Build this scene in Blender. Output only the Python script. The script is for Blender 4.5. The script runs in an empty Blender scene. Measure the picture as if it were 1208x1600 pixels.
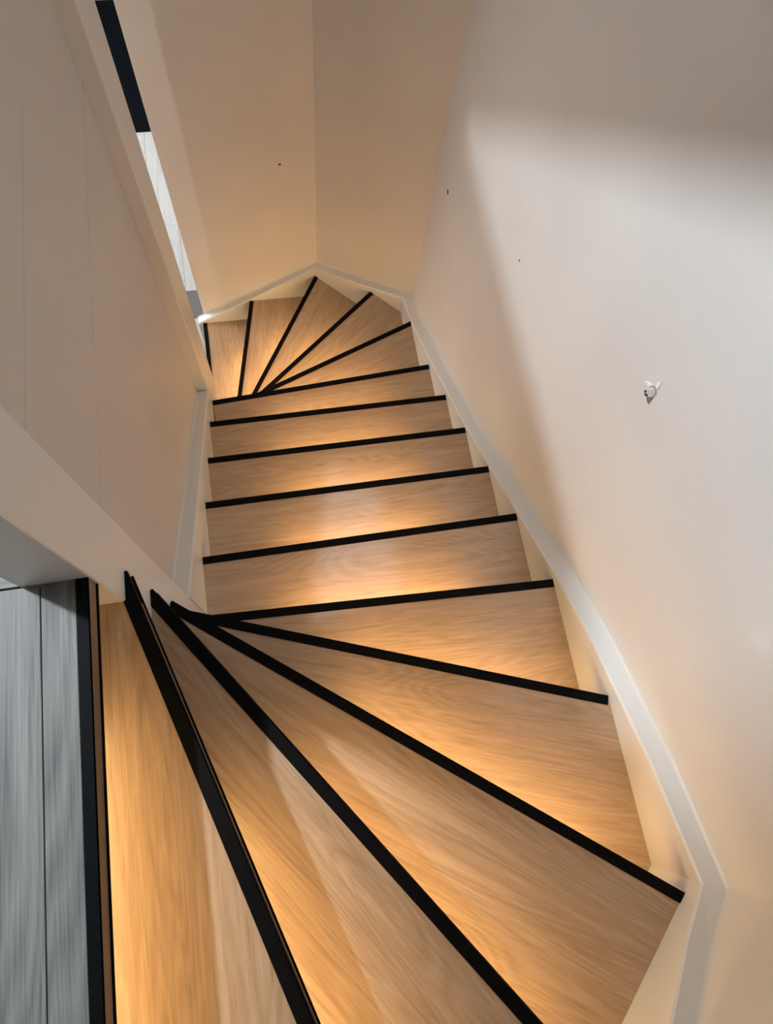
import bpy, bmesh, math, random
from mathutils import Vector, Matrix
random.seed(7)
scene = bpy.context.scene
col = scene.collection
R = 0.185                     # riser height; landing floor is z = 0, main flight runs along +y

# ------------------------------------------------------------------ camera
cam = bpy.data.cameras.new('camera')
cam.sensor_fit = 'VERTICAL'; cam.sensor_height = 36.0
cam.lens = 1061.43 / 1600 * 36.0
cam.clip_start = 0.02
cam_o = bpy.data.objects.new('camera', cam); col.objects.link(cam_o)
_r = Vector((0.98235372, -0.16661446, 0.08497521)); _u = Vector((0.13254722, 0.94072258, 0.31220549)); _f = Vector((0.13195605, 0.295433, -0.94620661))
m = Matrix((( _r.x, _u.x, -_f.x, 0.30574), (_r.y, _u.y, -_f.y, -0.24221), (_r.z, _u.z, -_f.z, 1.00307), (0, 0, 0, 1)))
cam_o.matrix_world = m
scene.camera = cam_o

# ------------------------------------------------------------------ world, lights, exposure
scene.view_settings.view_transform = 'Standard'
scene.view_settings.look = 'None'
scene.view_settings.gamma = 1.0
scene.view_settings.use_curve_mapping = False
scene.view_settings.exposure = -0.06
world = bpy.data.worlds.new('daylight'); scene.world = world
world.use_nodes = True
bg = world.node_tree.nodes['Background']
bg.inputs['Color'].default_value = (0.92, 0.96, 1.0, 1)
bg.inputs['Strength'].default_value = 3.4

def area(name, loc, target, sx, sy, power, colr, spread=180):
    l = bpy.data.lights.new(name, 'AREA'); l.shape = 'RECTANGLE'; l.size = sx; l.size_y = sy
    l.energy = power; l.color = colr; l.spread = math.radians(spread)
    o = bpy.data.objects.new(name, l); col.objects.link(o)
    o.location = loc
    o.rotation_euler = (Vector(target) - Vector(loc)).to_track_quat('-Z', 'Y').to_euler()
    return o
def point(name, loc, radius, power, colr):
    l = bpy.data.lights.new(name, 'POINT'); l.shadow_soft_size = radius; l.energy = power; l.color = colr
    o = bpy.data.objects.new(name, l); col.objects.link(o); o.location = loc
    return o
LAMP = (-1.2, 0.8, 2.2)
point('upper_hall_lamp', LAMP, 0.06, 370, (0.76, 0.88, 1.0))
point('lower_hall_lamp', (-0.43, 0.10, -0.45), 0.006, 18, (1.0, 0.93, 0.90))
area('lower_hall_floor_fill', (-2.2, 3.6, -1.5), (-0.6, 3.6, -2.96), 1.4, 1.0, 125, (0.95, 0.97, 1.0))  # added fill to brighten the hall floor
LED_COLOR = (1.0, 0.645, 0.275)
LED_POWER = 0.9

# ------------------------------------------------------------------ materials
def new_mat(name):
    mt = bpy.data.materials.new(name); mt.use_nodes = True
    nt = mt.node_tree
    b = nt.nodes['Principled BSDF']
    return mt, nt, b
def N(nt, kind, **kw):
    n = nt.nodes.new(kind)
    for k, v in kw.items():
        if k in n.inputs: n.inputs[k].default_value = v
        else: setattr(n, k, v)
    return n
def ramp(nt, stops):
    n = nt.nodes.new('ShaderNodeValToRGB')
    e = n.color_ramp.elements
    while len(e) < len(stops): e.new(0.5)
    for el, (p, c) in zip(e, stops):
        el.position = p; el.color = (*c, 1)
    return n

def wood_mat(name, pale, mid, dark, rough, stretch=1.0, rings=True, contrast=1.0):
    """grain runs along the object's local x"""
    mt, nt, b = new_mat(name)
    tc = N(nt, 'ShaderNodeTexCoord'); oi = N(nt, 'ShaderNodeObjectInfo')
    add = N(nt, 'ShaderNodeVectorMath', operation='MULTIPLY_ADD')
    comb = N(nt, 'ShaderNodeCombineXYZ')
    nt.links.new(oi.outputs['Random'], comb.inputs[0]); nt.links.new(oi.outputs['Random'], comb.inputs[1])
    sc = N(nt, 'ShaderNodeVectorMath', operation='SCALE'); sc.inputs['Scale'].default_value = 37.0
    nt.links.new(comb.outputs[0], sc.inputs[0])
    ad = N(nt, 'ShaderNodeVectorMath', operation='ADD')
    nt.links.new(tc.outputs['Object'], ad.inputs[0]); nt.links.new(sc.outputs[0], ad.inputs[1])
    def mapped(s):
        mp = N(nt, 'ShaderNodeMapping'); mp.inputs['Scale'].default_value = s
        nt.links.new(ad.outputs[0], mp.inputs['Vector']); return mp
    # cathedral rings
    m1 = mapped((0.7 * stretch, 7.5, 7.5))
    n1 = N(nt, 'ShaderNodeTexNoise', Scale=1.0, Detail=2.0, Roughness=0.5, Distortion=0.6)
    nt.links.new(m1.outputs[0], n1.inputs['Vector'])
    mul = N(nt, 'ShaderNodeMath', operation='MULTIPLY'); mul.inputs[1].default_value = 30.0
    nt.links.new(n1.outputs['Fac'], mul.inputs[0])
    fr = N(nt, 'ShaderNodeMath', operation='PINGPONG'); fr.inputs[1].default_value = 0.5
    nt.links.new(mul.outputs[0], fr.inputs[0])
    # fine pores
    m2 = mapped((14 * stretch, 300, 300))
    n2 = N(nt, 'ShaderNodeTexNoise', Scale=1.0, Detail=3.0, Roughness=0.65)
    nt.links.new(m2.outputs[0], n2.inputs['Vector'])
    m3 = mapped((2.6 * stretch, 42, 42))
    n3 = N(nt, 'ShaderNodeTexNoise', Scale=1.0, Detail=4.0, Roughness=0.6, Distortion=0.3)
    nt.links.new(m3.outputs[0], n3.inputs['Vector'])
    a1 = N(nt, 'ShaderNodeMath', operation='MULTIPLY'); a1.inputs[1].default_value = 0.30 * contrast if rings else 0.0
    nt.links.new(fr.outputs[0], a1.inputs[0])
    a2 = N(nt, 'ShaderNodeMath', operation='MULTIPLY_ADD'); a2.inputs[1].default_value = 0.58 * contrast
    nt.links.new(n2.outputs['Fac'], a2.inputs[0]); nt.links.new(a1.outputs[0], a2.inputs[2])
    a3 = N(nt, 'ShaderNodeMath', operation='MULTIPLY_ADD'); a3.inputs[1].default_value = 0.55 * contrast
    nt.links.new(n3.outputs['Fac'], a3.inputs[0]); nt.links.new(a2.outputs[0], a3.inputs[2])
    rp = ramp(nt, [(0.36, dark), (0.60, mid), (0.84, pale)])
    nt.links.new(a3.outputs[0], rp.inputs[0])
    nt.links.new(rp.outputs[0], b.inputs['Base Color'])
    b.inputs['Roughness'].default_value = rough
    bp = N(nt, 'ShaderNodeBump'); bp.inputs['Strength'].default_value = 0.12; bp.inputs['Distance'].default_value = 0.0015
    nt.links.new(a2.outputs[0], bp.inputs['Height']); nt.links.new(bp.outputs[0], b.inputs['Normal'])
    return mt

def paint_mat(name, c, rough=0.6, vary=0.03, bump=0.15, scale=3.0):
    mt, nt, b = new_mat(name)
    tc = N(nt, 'ShaderNodeTexCoord')
    n = N(nt, 'ShaderNodeTexNoise', Scale=scale, Detail=3.0)
    nt.links.new(tc.outputs['Object'], n.inputs['Vector'])
    rp = ramp(nt, [(0.3, tuple(x * (1 - vary) for x in c)), (0.7, tuple(min(1, x * (1 + vary)) for x in c))])
    nt.links.new(n.outputs['Fac'], rp.inputs[0]); nt.links.new(rp.outputs[0], b.inputs['Base Color'])
    n2 = N(nt, 'ShaderNodeTexNoise', Scale=260.0, Detail=2.0)
    nt.links.new(tc.outputs['Object'], n2.inputs['Vector'])
    bp = N(nt, 'ShaderNodeBump'); bp.inputs['Strength'].default_value = bump; bp.inputs['Distance'].default_value = 0.0006
    nt.links.new(n2.outputs['Fac'], bp.inputs['Height']); nt.links.new(bp.outputs[0], b.inputs['Normal'])
    b.inputs['Roughness'].default_value = rough
    return mt

OAK = wood_mat('oak_laminate', (0.52, 0.365, 0.235), (0.42, 0.285, 0.172), (0.29, 0.188, 0.105), 0.36)
for key, val in (('Coat Weight', 0.9), ('Coat Roughness', 0.09)):
    OAK.node_tree.nodes['Principled BSDF'].inputs[key].default_value = val
GREY_WOOD = wood_mat('grey_laminate', (0.235, 0.222, 0.196), (0.142, 0.134, 0.117), (0.036, 0.034, 0.031), 0.6, stretch=0.55, rings=True, contrast=1.0)
PALE_WOOD = wood_mat('pale_grey_laminate', (0.66, 0.66, 0.64), (0.54, 0.54, 0.53), (0.33, 0.34, 0.34), 0.5, stretch=0.9, rings=True, contrast=1.2)
WALL = paint_mat('wall_paint', (0.76, 0.725, 0.68), 0.62)
STRING = paint_mat('gloss_white_paint', (0.80, 0.785, 0.75), 0.30, vary=0.02, bump=0.05)
PANEL = paint_mat('panel_paint', (0.66, 0.615, 0.57), 0.42, vary=0.02, bump=0.05)
ROOM = paint_mat('room_bounce_cut', (0.22, 0.205, 0.19), 0.7)  # unseen upper room surfaces, darkened to hold down bounced light
DARKWALL = paint_mat('dark_bounce_cut', (0.10, 0.10, 0.105), 0.6)  # unseen front wall set near-black so less light bounces onto the newel
BLACK = paint_mat('black_aluminium', (0.004, 0.004, 0.0045), 0.55, vary=0.2, bump=0.2, scale=30)
EDGE = paint_mat('brown_edge_band', (0.20, 0.125, 0.075), 0.45, vary=0.08)
GREY_STRIP = paint_mat('grey_floor_strip', (0.20, 0.20, 0.195), 0.4)
PLASTER = paint_mat('white_plaster', (0.92, 0.91, 0.90), 0.8, bump=0.6)
PLUG = paint_mat('brown_plug', (0.22, 0.17, 0.13), 0.7)
HOLE = paint_mat('dark_hole', (0.045, 0.035, 0.03), 0.9)
BLACK.node_tree.nodes['Principled BSDF'].inputs['Specular IOR Level'].default_value = 0.06
GREYD = paint_mat('grey_chip', (0.36, 0.35, 0.35), 0.8)
mat_mt, nt, b = new_mat('blue_black_mat')
tc = N(nt, 'ShaderNodeTexCoord'); n = N(nt, 'ShaderNodeTexNoise', Scale=180.0, Detail=2.0)
nt.links.new(tc.outputs['Object'], n.inputs['Vector'])
rp = ramp(nt, [(0.35, (0.0015, 0.0025, 0.004)), (0.75, (0.006, 0.010, 0.015))]); nt.links.new(n.outputs['Fac'], rp.inputs[0]); nt.links.new(rp.outputs[0], b.inputs['Base Color'])
b.inputs['Roughness'].default_value = 0.95; b.inputs['Specular IOR Level'].default_value = 0.08
MAT = mat_mt
led_mt, nt, b = new_mat('led_diffuser')
b.inputs['Base Color'].default_value = (0.9, 0.8, 0.6, 1)
b.inputs['Emission Color'].default_value = (*LED_COLOR, 1); b.inputs['Emission Strength'].default_value = 1.0
LED = led_mt

# ------------------------------------------------------------------ mesh helpers
def link(name, me, parent=None, mat=None, bevel=0.0, M=None):
    o = bpy.data.objects.new(name, me); col.objects.link(o)
    if mat: me.materials.append(mat)
    if M is not None: o.matrix_local = M
    if parent: o.parent = parent
    if bevel:
        md = o.modifiers.new('bevel', 'BEVEL'); md.width = bevel; md.segments = 2; md.limit_method = 'ANGLE'
    return o
def mesh(name, vs, fs):
    me = bpy.data.meshes.new(name); me.from_pydata([tuple(v) for v in vs], [], fs); me.update()
    bm = bmesh.new(); bm.from_mesh(me); bmesh.ops.recalc_face_normals(bm, faces=bm.faces); bm.to_mesh(me); bm.free()
    return me
def prism(name, poly, z0, z1):
    """plan polygon extruded from z0 to z1"""
    n = len(poly)
    vs = [(p[0], p[1], z0) for p in poly] + [(p[0], p[1], z1) for p in poly]
    fs = [tuple(range(n))[::-1], tuple(range(n, 2 * n))] + [(i, (i + 1) % n, n + (i + 1) % n, n + i) for i in range(n)]
    return mesh(name, vs, fs)
def box(name, x0, x1, y0, y1, z0, z1):
    return prism(name, [(x0, y0), (x1, y0), (x1, y1), (x0, y1)], z0, z1)
def profile_x(name, poly_yz, x0, x1):
    """polygon in the (y, z) plane extruded from x0 to x1"""
    n = len(poly_yz)
    vs = [(x0, p[0], p[1]) for p in poly_yz] + [(x1, p[0], p[1]) for p in poly_yz]
    fs = [tuple(range(n))[::-1], tuple(range(n, 2 * n))] + [(i, (i + 1) % n, n + (i + 1) % n, n + i) for i in range(n)]
    return mesh(name, vs, fs)
def structure(name, me, mat, parent=None, bevel=0.0):
    o = link(name, me, parent, mat, bevel)
    if parent is None: o['kind'] = 'structure'
    return o
def clip(poly, p, n):
    """keep the side (q-p).n >= 0"""
    out = []
    for i in range(len(poly)):
        a, c = poly[i], poly[(i + 1) % len(poly)]
        da = (a[0] - p[0]) * n[0] + (a[1] - p[1]) * n[1]; dc = (c[0] - p[0]) * n[0] + (c[1] - p[1]) * n[1]
        if da >= 0: out.append(a)
        if da * dc < 0:
            t = da / (da - dc); out.append((a[0] + t * (c[0] - a[0]), a[1] + t * (c[1] - a[1])))
    return out

# ------------------------------------------------------------------ room shell
TOP = 2.45; LOW = -2.96; T = 0.12
wr = structure('wall_right', prism('wall_right', [(1.085, -0.675), (1.085 + T, -0.675 - T * 0.41), (1.085 + T, 1.925 + T * 0.41), (1.085, 1.925)], LOW, TOP), WALL)
structure('wall_front_right', prism('wall_front_right', [(1.085, -0.675), (0.625, -1.135), (0.625 + T * 0.41, -1.135 - T), (1.085 + T, -0.675 - T * 0.41)], LOW, TOP), WALL)
structure('wall_back_right', prism('wall_back_right', [(1.085, 1.925), (1.085 + T, 1.925 + T * 0.41), (0.625 + T * 0.41, 2.385 + T), (0.625, 2.385)], LOW, TOP), WALL)
wb = structure('wall_back', prism('wall_back', [(-0.095, 2.385), (0.625, 2.385), (0.625 + T * 0.41, 2.385 + T), (-0.095, 2.385 + T)], LOW, TOP), WALL)
structure('wall_front', prism('wall_front', [(0.625, -1.135), (-2.25, -1.135), (-2.25, -1.135 - T), (0.625 + T * 0.41, -1.135 - T)], LOW, TOP), DARKWALL)
# closing wall on the inner side of the flight: balustrade below, above it an unseen panel slanted to bound the lamp's patch
BAL = 0.66
wl = structure('wall_left', profile_x('wall_left', [(0.165, LOW), (1.285, LOW), (1.285, BAL), (0.165, BAL)], -0.15, -0.05), PANEL)
structure('trim_1', box('trim_1', -0.10, 0.0, 0.033, 0.165, LOW, BAL + 0.005), STRING, bevel=0.003)          # upper newel
structure('trim_2', box('trim_2', -0.15, 0.0, 1.285, 1.49, LOW, TOP), STRING, bevel=0.006)          # lower newel
structure('wall_left_upper', profile_x('wall_left_upper', [(-0.75, 2.40), (1.285, 0.757), (1.285, TOP), (-0.75, TOP)], -0.15, -0.05), PANEL)
structure('wall_left_far', profile_x('wall_left_far', [(1.49, -0.25), (2.385, -0.25), (2.385, TOP), (1.49, TOP)], -0.15, -0.05), WALL)
structure('lamp_blocker', box('lamp_blocker', -0.88, -0.76, -1.135, 0.56, 1.66, TOP), ROOM)      # unseen beam added to keep the upper lamp off the near walls
# faint joints of the boards the closing wall is made of
link('panel_board', box('panel_board', -0.0505, -0.0491, 0.166, 0.82, -0.2427, 0.0975), wl, PANEL, 0.0003)
link('panel_board', box('panel_board', -0.0505, -0.0486, 0.166, 1.2845, -0.79, -0.243), wl, PANEL, 0.0003)
# upper landing room and lower hall
structure('wall_west', box('wall_west', -2.25 - T, -2.25, -1.135 - T, 6.3, LOW, TOP), ROOM)
structure('wall_north', box('wall_north', -2.25, -0.15, 2.385, 2.385 + T, 0.0, TOP), ROOM)
structure('wall_hall_south', box('wall_hall_south', -2.25, -0.101, -0.03, 0.03, LOW, -0.245), WALL)
structure('wall_under_landing', box('wall_under_landing', -0.165, -0.135, -1.135, -0.031, LOW, -0.245), WALL)
structure('wall_hall_end', box('wall_hall_end', -2.25, 1.4, 6.2, 6.2 + T, LOW, -0.25), WALL)
structure('wall_hall_east', box('wall_hall_east', 1.3, 1.3 + T, 2.385, 6.2, LOW, -0.25), WALL)
# ceiling: flat over the upper hall, then an unseen slope with a sky opening added for tread sheen
structure('ceiling', box('ceiling', -2.4, 0.28, -1.3, 2.55, TOP, TOP + 0.1), ROOM)
def roof_z(x): return TOP - (x - 0.28) * 1.30
SKY = [(0.32, 0.60), (1.07, 0.60), (1.07, 1.92), (0.68, 2.30)]
roof_me = bpy.data.meshes.new('ceiling_slope')
bm = bmesh.new()
outer = [(0.28, -1.3), (1.25, -1.3), (1.25, 2.55), (0.28, 2.55)]
for dz in (0.0, 0.1):
    ov = [bm.verts.new((*p, roof_z(p[0]) + dz)) for p in outer]; iv = [bm.verts.new((*p, roof_z(p[0]) + dz)) for p in SKY]
    for i in range(4):
        j = (i + 1) % 4
        bm.faces.new((ov[i], ov[j], iv[j], iv[i]))
bm.verts.ensure_lookup_table()
for k in range(4):
    j = (k + 1) % 4
    bm.faces.new((bm.verts[4 + k], bm.verts[4 + j], bm.verts[12 + j], bm.verts[12 + k]))
    bm.faces.new((bm.verts[k], bm.verts[j], bm.verts[8 + j], bm.verts[8 + k]))
bmesh.ops.recalc_face_normals(bm, faces=bm.faces); bm.to_mesh(roof_me); bm.free()
structure('ceiling_slope', roof_me, ROOM)
structure('ceiling_hall', box('ceiling_hall', -2.25, -0.16, 0.03, 2.38, -0.25, -0.04), WALL)
structure('ceiling_hall_end', box('ceiling_hall_end', -2.25, 1.4, 2.52, 6.3, -0.25, -0.15), WALL)

def planks(floor, x_edges, y0, y1, ztop, mat, lengths, seed):
    rnd = random.Random(seed)
    for a, c in zip(x_edges[:-1], x_edges[1:]):
        y = y0
        first = lengths < 5
        while y < y1 - 1e-4:
            L = lengths * (rnd.uniform(0.35, 1.0) if first else 1.0); first = False
            e = min(y + L, y1)
            if y1 - e < 0.12: e = y1
            me = box('plank', 0, e - y - 0.0012, -(c - a) + 0.0014, 0, -0.012, 0)
            o = link('plank', me, floor, mat, 0.0012, Matrix.Translation((a + 0.0007, y, ztop)) @ Matrix.Rotation(math.pi / 2, 4, 'Z') )
            y = e
fl = structure('floor', box('floor', -2.25, -0.13, -1.135, 0.033, -0.24, -0.0125), HOLE)
planks(fl, [-1.02, -0.83, -0.64, -0.45, -0.26, -0.07, -0.0205], -1.135, 0.032, 0.0, GREY_WOOD, 9.0, 3)
structure('floor_hall', box('floor_hall', -2.25, 1.3, -1.135, 6.2, LOW - 0.1, LOW - 0.0125), HOLE)
fl2 = bpy.data.objects['floor_hall']
planks(fl2, [-1.55, -1.36, -1.17, -0.98, -0.79, -0.60, -0.41, -0.22, -0.03], 1.49, 6.2, LOW, PALE_WOOD, 1.3, 5)
fl3 = structure('floor_upper_hall', prism('floor_upper_hall', [(-2.25, 0.034), (-0.1005, 0.034), (-0.1005, 0.1645), (-0.151, 0.1645), (-0.151, 2.385), (-2.25, 2.385)], -0.039, 0.0), GREY_WOOD)
structure('trim_3', box('trim_3', -0.95, -0.10, 2.51, 2.715, LOW, LOW + 0.012), GREY_STRIP, bevel=0.003)   # flat grey strip across the hall floor

# ------------------------------------------------------------------ staircase
stair = bpy.data.objects.new('staircase', None); col.objects.link(stair)
stair['label'] = 'winding oak staircase with black nosings, glowing treads and white strings descending between the walls'
stair['category'] = 'staircase'

# nosing lines: index -> (inner point, outer point); index 11 is the landing edge, -4 the lowest step
PV = (0.0, 0.095)
def ln(k):
    return LINES[k]
LINES = {
    11: ((-0.005, 0.033), (-0.005, -1.085)),
    10: ((0.002, 0.086), (0.376, -1.085)),
    9: ((0.003, 0.092), (0.733, -0.957)),
    8: ((0.004, 0.103), (1.014, -0.687)),
    7: ((0.003, 0.114), (1.03, -0.267)),
    6: ((0.0, 0.129), (1.03, 0.082)),
    5: ((0.0, 0.349), (1.03, 0.350)),
    4: ((0.0, 0.597), (1.03, 0.597)),
    3: ((0.0, 0.845), (1.03, 0.844)),
    2: ((0.0, 1.090), (1.03, 1.092)),
    1: ((0.0, 1.288), (1.03, 1.355)),
    0: ((0.0, 1.327), (1.03, 1.722)),
    -1: ((0.0, 1.336), (0.882, 2.058)),
    -2: ((0.0, 1.345), (0.606, 2.334)),
    -3: ((0.004, 1.41), (0.206, 2.335)),
    -4: ((-0.105, 1.49), (-0.105, 2.335)),
}
def geom(k):
    a, c = Vector(LINES[k][0]), Vector(LINES[k][1])
    d = (c - a).normalized()
    down = Vector((-d.y, d.x))       # left of the inner->outer direction is downhill
    return a, c, d, down
WELL = [(-0.06, -1.085), (0.605, -1.085), (1.03, -0.66), (1.03, 1.91), (0.605, 2.335), (-0.105, 2.335), (-0.105, 1.49), (0.0, 1.49), (0.0, 0.033), (-0.06, 0.033)]
def well_clip(k):
    if k == 10: p = [(-0.127, -1.085), (0.605, -1.085), (1.03, -0.66), (1.03, 0.033), (-0.127, 0.033)]
    elif k == -4: p = [(-0.105, 1.49), (0.605, 1.49), (0.605, 2.335), (-0.105, 2.335)]
    else: p = [(0.0, -1.085), (0.605, -1.085), (1.03, -0.66), (1.03, 1.91), (0.605, 2.335), (0.0, 2.335)]
    return p
NOSE = 0.022
def frame(k):
    a, c, d, down = geom(k)
    M = Matrix(((d.x, -d.y, 0, a.x), (d.y, d.x, 0, a.y), (0, 0, 1, -(11 - k) * R), (0, 0, 0, 1)))
    return M
def to_local(M, pts):
    Mi = M.inverted()
    return [tuple((Mi @ Vector((p[0], p[1], 0)))[:2]) for p in pts]
TH = 0.040
for k in range(11, -5, -1):
    a, c, d, down = geom(k)
    L = (c - a).length
    M = frame(k)
    if k == 11:
        tread = link('landing_edge', box('landing_edge', 0.0, L, -0.018, 0.0, -TH, -0.001), stair, EDGE, 0.001, M)
        tread['label'] = 'brown edge board of the landing'
    else:
        P = well_clip(k)
        P = clip(P, a + down * -0.0005, -down)                      # uphill of its own nosing
        ua, uc, ud, udown = geom(k + 1)
        P = clip(P, ua - udown * (0.05 if k < 8 else 0.09 if k < 10 else 0.122), udown)  # runs back under the step above
        P = clip(P, a - d * 0.001, d) if k not in (10, -4) else P
        G = M if k != 10 else Matrix.Translation((-0.03, 0, -R)) @ Matrix.Rotation(-math.pi / 2, 4, 'Z')   # first winder: grain along the landing
        tread = link('tread', prism('tread', to_local(G, P), -TH, -0.0015), stair, OAK, 0.0008, G)
    C = Matrix.Identity(4) if k == 11 else G.inverted() @ M
    # nosing: top strip wrapping the front, lower lip
    e0, e1 = (0.0, L)
    if k == 10: e0 = 0.0
    w0 = -NOSE * (0.73 if k == 11 else 1)
    drop = 0.0025 if k == 11 else 0.012
    bm = bmesh.new()
    def addbox(x0, x1, y0, y1, z0, z1):
        r = bmesh.ops.create_cube(bm, size=1.0)
        bmesh.ops.scale(bm, verts=r['verts'], vec=(x1 - x0, y1 - y0, z1 - z0))
        bmesh.ops.translate(bm, verts=r['verts'], vec=((x0 + x1) / 2, (y0 + y1) / 2, (z0 + z1) / 2))
    addbox(e0, e1, w0, 0.002, -0.002, 0.0015)
    addbox(e0, e1, 0.0, 0.002, -drop, 0.0015)
    me = bpy.data.meshes.new('nosing_strip'); bm.to_mesh(me); bm.free()
    ns = link('nosing_strip', me, tread, BLACK, 0.0006, C); ns['label'] = 'black nosing strip'
    lip = link('nosing_lip', box('nosing_lip', e0, e1, -0.030, 0.0025, -TH - 0.005, -TH - 0.0005), tread, BLACK, 0.0006, C)
    # LED strip in the nosing's underside, lights the tread below
    if k > -4:
        l0, l1 = (0.26, 0.76) if 1 <= k <= 6 else (0.36, 0.92) if k >= 7 else (0.18, 0.72)
        if k == 11: l0, l1 = 0.18, 1.0
        ly = -0.020 if k < 9 else -0.066 if k < 11 else -0.098     # by the riser where the nosing overhangs further
        led = link('led_strip', box('led_strip', l0 * L, l1 * L, ly - 0.006, ly + 0.006, -TH - 0.008, -TH - 0.005), tread, LED, 0, C)
        lt = bpy.data.lights.new('led_light', 'AREA'); lt.shape = 'RECTANGLE'; lt.size = (l1 - l0) * L; lt.size_y = 0.012 if k < 9 else 0.02
        lt.energy = LED_POWER * (1.8 if k == 11 else 1.5 if k >= 9 else 1.5 if k >= 7 else 2.3 if 1 <= k <= 6 else 2.2) * (l1 - l0) * L * 2; lt.color = LED_COLOR
        lo = bpy.data.objects.new('led_light', lt); col.objects.link(lo)
        lo.matrix_world = M @ Matrix.Translation(((l0 + l1) / 2 * L, ly, -TH - 0.0085)) @ Matrix.Rotation(math.radians(32 if k >= 9 else 14), 4, 'X')
    # riser below this nosing
    zb = -R + 0.001
    ro = 0.034 if k < 9 else 0.076 if k < 11 else 0.112
    r = link('riser', box('riser', 0.0 if k != 11 else 0.0, L, -ro - 0.010, -ro, zb, -TH - 0.0055 if True else 0), stair, OAK, 0, M)

# wall strings, one board per wall, following the steps
def string_board(name, inner, outer_xy, height=0.36):
    """inner: list of (x, y, ztop); outer_xy: plan points behind them, with a small chamfer on the visible edge"""
    vs = []; fs = []; c = 0.005
    for (x, y, z), (ox, oy) in zip(inner, outer_xy):
        f = c / math.hypot(ox - x, oy - y)
        vs += [(x, y, z - c), (x + (ox - x) * f, y + (oy - y) * f, z), (ox, oy, z), (ox, oy, z - height), (x, y, z - height)]
    n = len(inner)
    for i in range(n - 1):
        for j in range(5):
            fs.append((5 * i + j, 5 * i + (j + 1) % 5, 5 * (i + 1) + (j + 1) % 5, 5 * (i + 1) + j))
    fs += [(0, 1, 2, 3, 4), tuple(5 * (n - 1) + j for j in (4, 3, 2, 1, 0))]
    board = link(name, mesh(name, vs, fs), stair, STRING)
    bv = []; bf = []; h = 0.006
    for (x, y, z), (ox, oy) in zip(inner, outer_xy):
        f = 1 - h / math.hypot(ox - x, oy - y)
        bv += [(x + (ox - x) * f, y + (oy - y) * f, z), (ox, oy, z + h), (ox, oy, z)]
    for i in range(n - 1):
        for j in range(3):
            bf.append((3 * i + j, 3 * i + (j + 1) % 3, 3 * (i + 1) + (j + 1) % 3, 3 * (i + 1) + j))
    bf += [(0, 1, 2), tuple(3 * (n - 1) + j for j in (2, 1, 0))]
    link('sealant_bead', mesh('sealant_bead', bv, bf), board, STRING)
    return board
S = 0.0549
k1 = math.tan(math.radians(22.5)) * S
back = [(-0.136, 2.335, -2.775), (0.605, 2.335, -2.345)]
string_board('wall_string', back, [(-0.136, 2.335 + S - 0.005), (0.605 + k1 - .002, 2.335 + S - 0.005)])
backc = [(0.605, 2.335, -2.345), (0.82, 2.12, -2.225), (1.03, 1.91, -2.097)]
string_board('wall_string', backc, [(0.605 + k1 - .002, 2.335 + S - 0.005), (0.856, 2.154), (1.03 + S, 1.91 + k1)])
right = [(1.03, y, z) for y, z in [(1.91, -2.097), (1.723, -2.033), (1.29, -1.765), (0.851, -1.472), (0.598, -1.284), (0.346, -1.09), (0.085, -0.89), (-0.128, -0.752), (-0.256, -0.688), (-0.429, -0.60), (-0.66, -0.513)]]
ro_ = [(1.03 + S, y) for _, y, _ in right]; ro_[0] = (1.03 + S, 1.91 + k1); ro_[-1] = (1.03 + S, -0.66 - k1)
string_board('wall_string', right, ro_)
fc = [(1.03, -0.66, -0.513), (0.953, -0.737, -0.478), (0.854, -0.836, -0.412), (0.605, -1.085, -0.245)]
string_board('wall_string', fc, [(1.03 + S, -0.66 - k1), (0.953 + .038, -0.737 - .038), (0.854 + .038, -0.836 - .038), (0.605 + k1, -1.085 - S)])
fr_ = [(0.605, -1.085, -0.245), (0.0, -1.085, 0.10)]
string_board('wall_string', fr_, [(0.605 + k1, -1.085 - S + .005), (0.0, -1.085 - S + .005)])
inner = [(0.0, 0.166, -0.815), (0.0, 0.60, -1.172), (0.0, 1.284, -1.74)]
string_board('inner_string', inner, [(-0.0499, 0.166), (-0.0499, 0.60), (-0.0499, 1.284)], 0.34)

# ------------------------------------------------------------------ small things
matx = box('doormat', -0.55, 0.55, 0.0, 1.335, 0, 0.012)
o = link('doormat', matx, None, MAT, 0.003)
o.location = (-0.75, 4.11, LOW)
o['label'] = 'blue black doormat on the pale hall floor seen through the gap'
o['category'] = 'mat'

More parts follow.
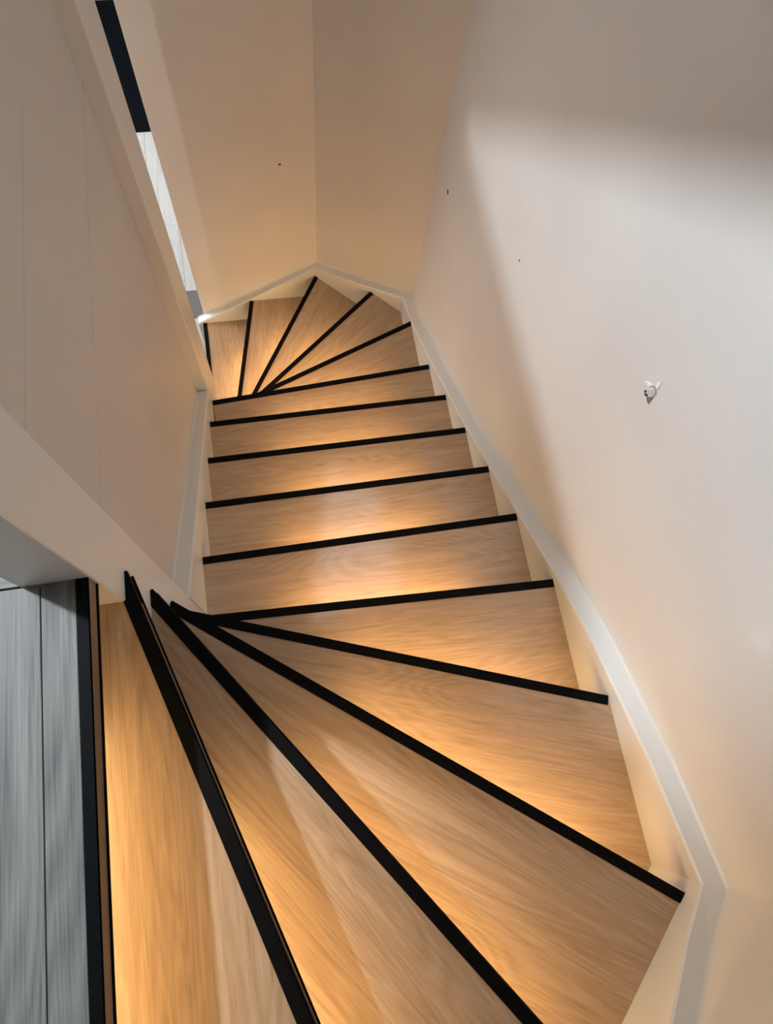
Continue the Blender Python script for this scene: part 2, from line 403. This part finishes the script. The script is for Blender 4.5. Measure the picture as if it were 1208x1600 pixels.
def flat_on_right(name, pts, thick, mat, parent):
    return link(name, profile_x(name, pts, 1.085 - thick, 1.0849), parent, mat)
plug = bpy.data.objects.new('wall_plug', None); col.objects.link(plug)
plug['label'] = 'torn wall plug hole with chipped white plaster in the right wall'
plug['category'] = 'wall plug'
def pl(name, pts, thick, mat, label=None):
    o = flat_on_right(name, pts, thick, mat, plug)
    if label: o['label'] = label
pl('plaster_flake', [(0.3627, -0.2475), (0.3554, -0.2368), (0.3409, -0.2249), (0.3436, -0.2381)], 0.003, PLASTER)
pl('plaster_flake', [(0.3369, -0.2042), (0.3287, -0.1881), (0.3244, -0.1977), (0.3235, -0.2124), (0.3292, -0.2118)], 0.004, PLASTER)
pl('crack', [(0.3399, -0.2285), (0.3372, -0.2214), (0.3272, -0.2165), (0.3177, -0.2212), (0.317, -0.2339), (0.3211, -0.2387), (0.3232, -0.2257), (0.3305, -0.2226)], 0.0012, GREYD)
pl('crack', [(0.3484, -0.2611), (0.3441, -0.253), (0.3394, -0.2529), (0.3425, -0.2617)], 0.0014, HOLE)
pl('crack', [(0.3428, -0.2656), (0.3373, -0.2542), (0.3303, -0.2561), (0.3331, -0.2614)], 0.0014, HOLE)
pl('rim', [(0.3428, -0.2507), (0.3312, -0.228), (0.3242, -0.2318), (0.3357, -0.2546)], 0.002, PANEL)
pl('plug', [(0.3301, -0.2572), (0.3187, -0.2357), (0.3165, -0.2415), (0.3146, -0.2607), (0.3263, -0.2632)], 0.0018, PLUG, 'brown plug')

def hole_right(y, z, r, label):
    me = bpy.data.meshes.new('screw_hole'); bm = bmesh.new()
    bmesh.ops.create_cone(bm, cap_ends=True, segments=14, radius1=r, radius2=r * 0.8, depth=0.0012, matrix=Matrix.Rotation(math.pi / 2, 4, 'Y'))
    bm.to_mesh(me); bm.free()
    o = link('screw_hole', me, wr, HOLE); o.location = (1.0846, y, z); o['label'] = label
hole_right(1.748, -1.174, 0.010, 'small dark screw hole near the far corner')
hole_right(1.033, -0.695, 0.004, 'tiny screw hole in the bright patch')
me = bpy.data.meshes.new('screw_hole'); bm = bmesh.new()
bmesh.ops.create_cone(bm, cap_ends=True, segments=14, radius1=0.007, radius2=0.006, depth=0.0012, matrix=Matrix.Rotation(math.pi / 2, 4, 'X'))
bm.to_mesh(me); bm.free()
o = link('screw_hole', me, wb, HOLE); o.location = (0.4537, 2.3846, -1.614); o['label'] = 'small dark screw hole in the back wall'
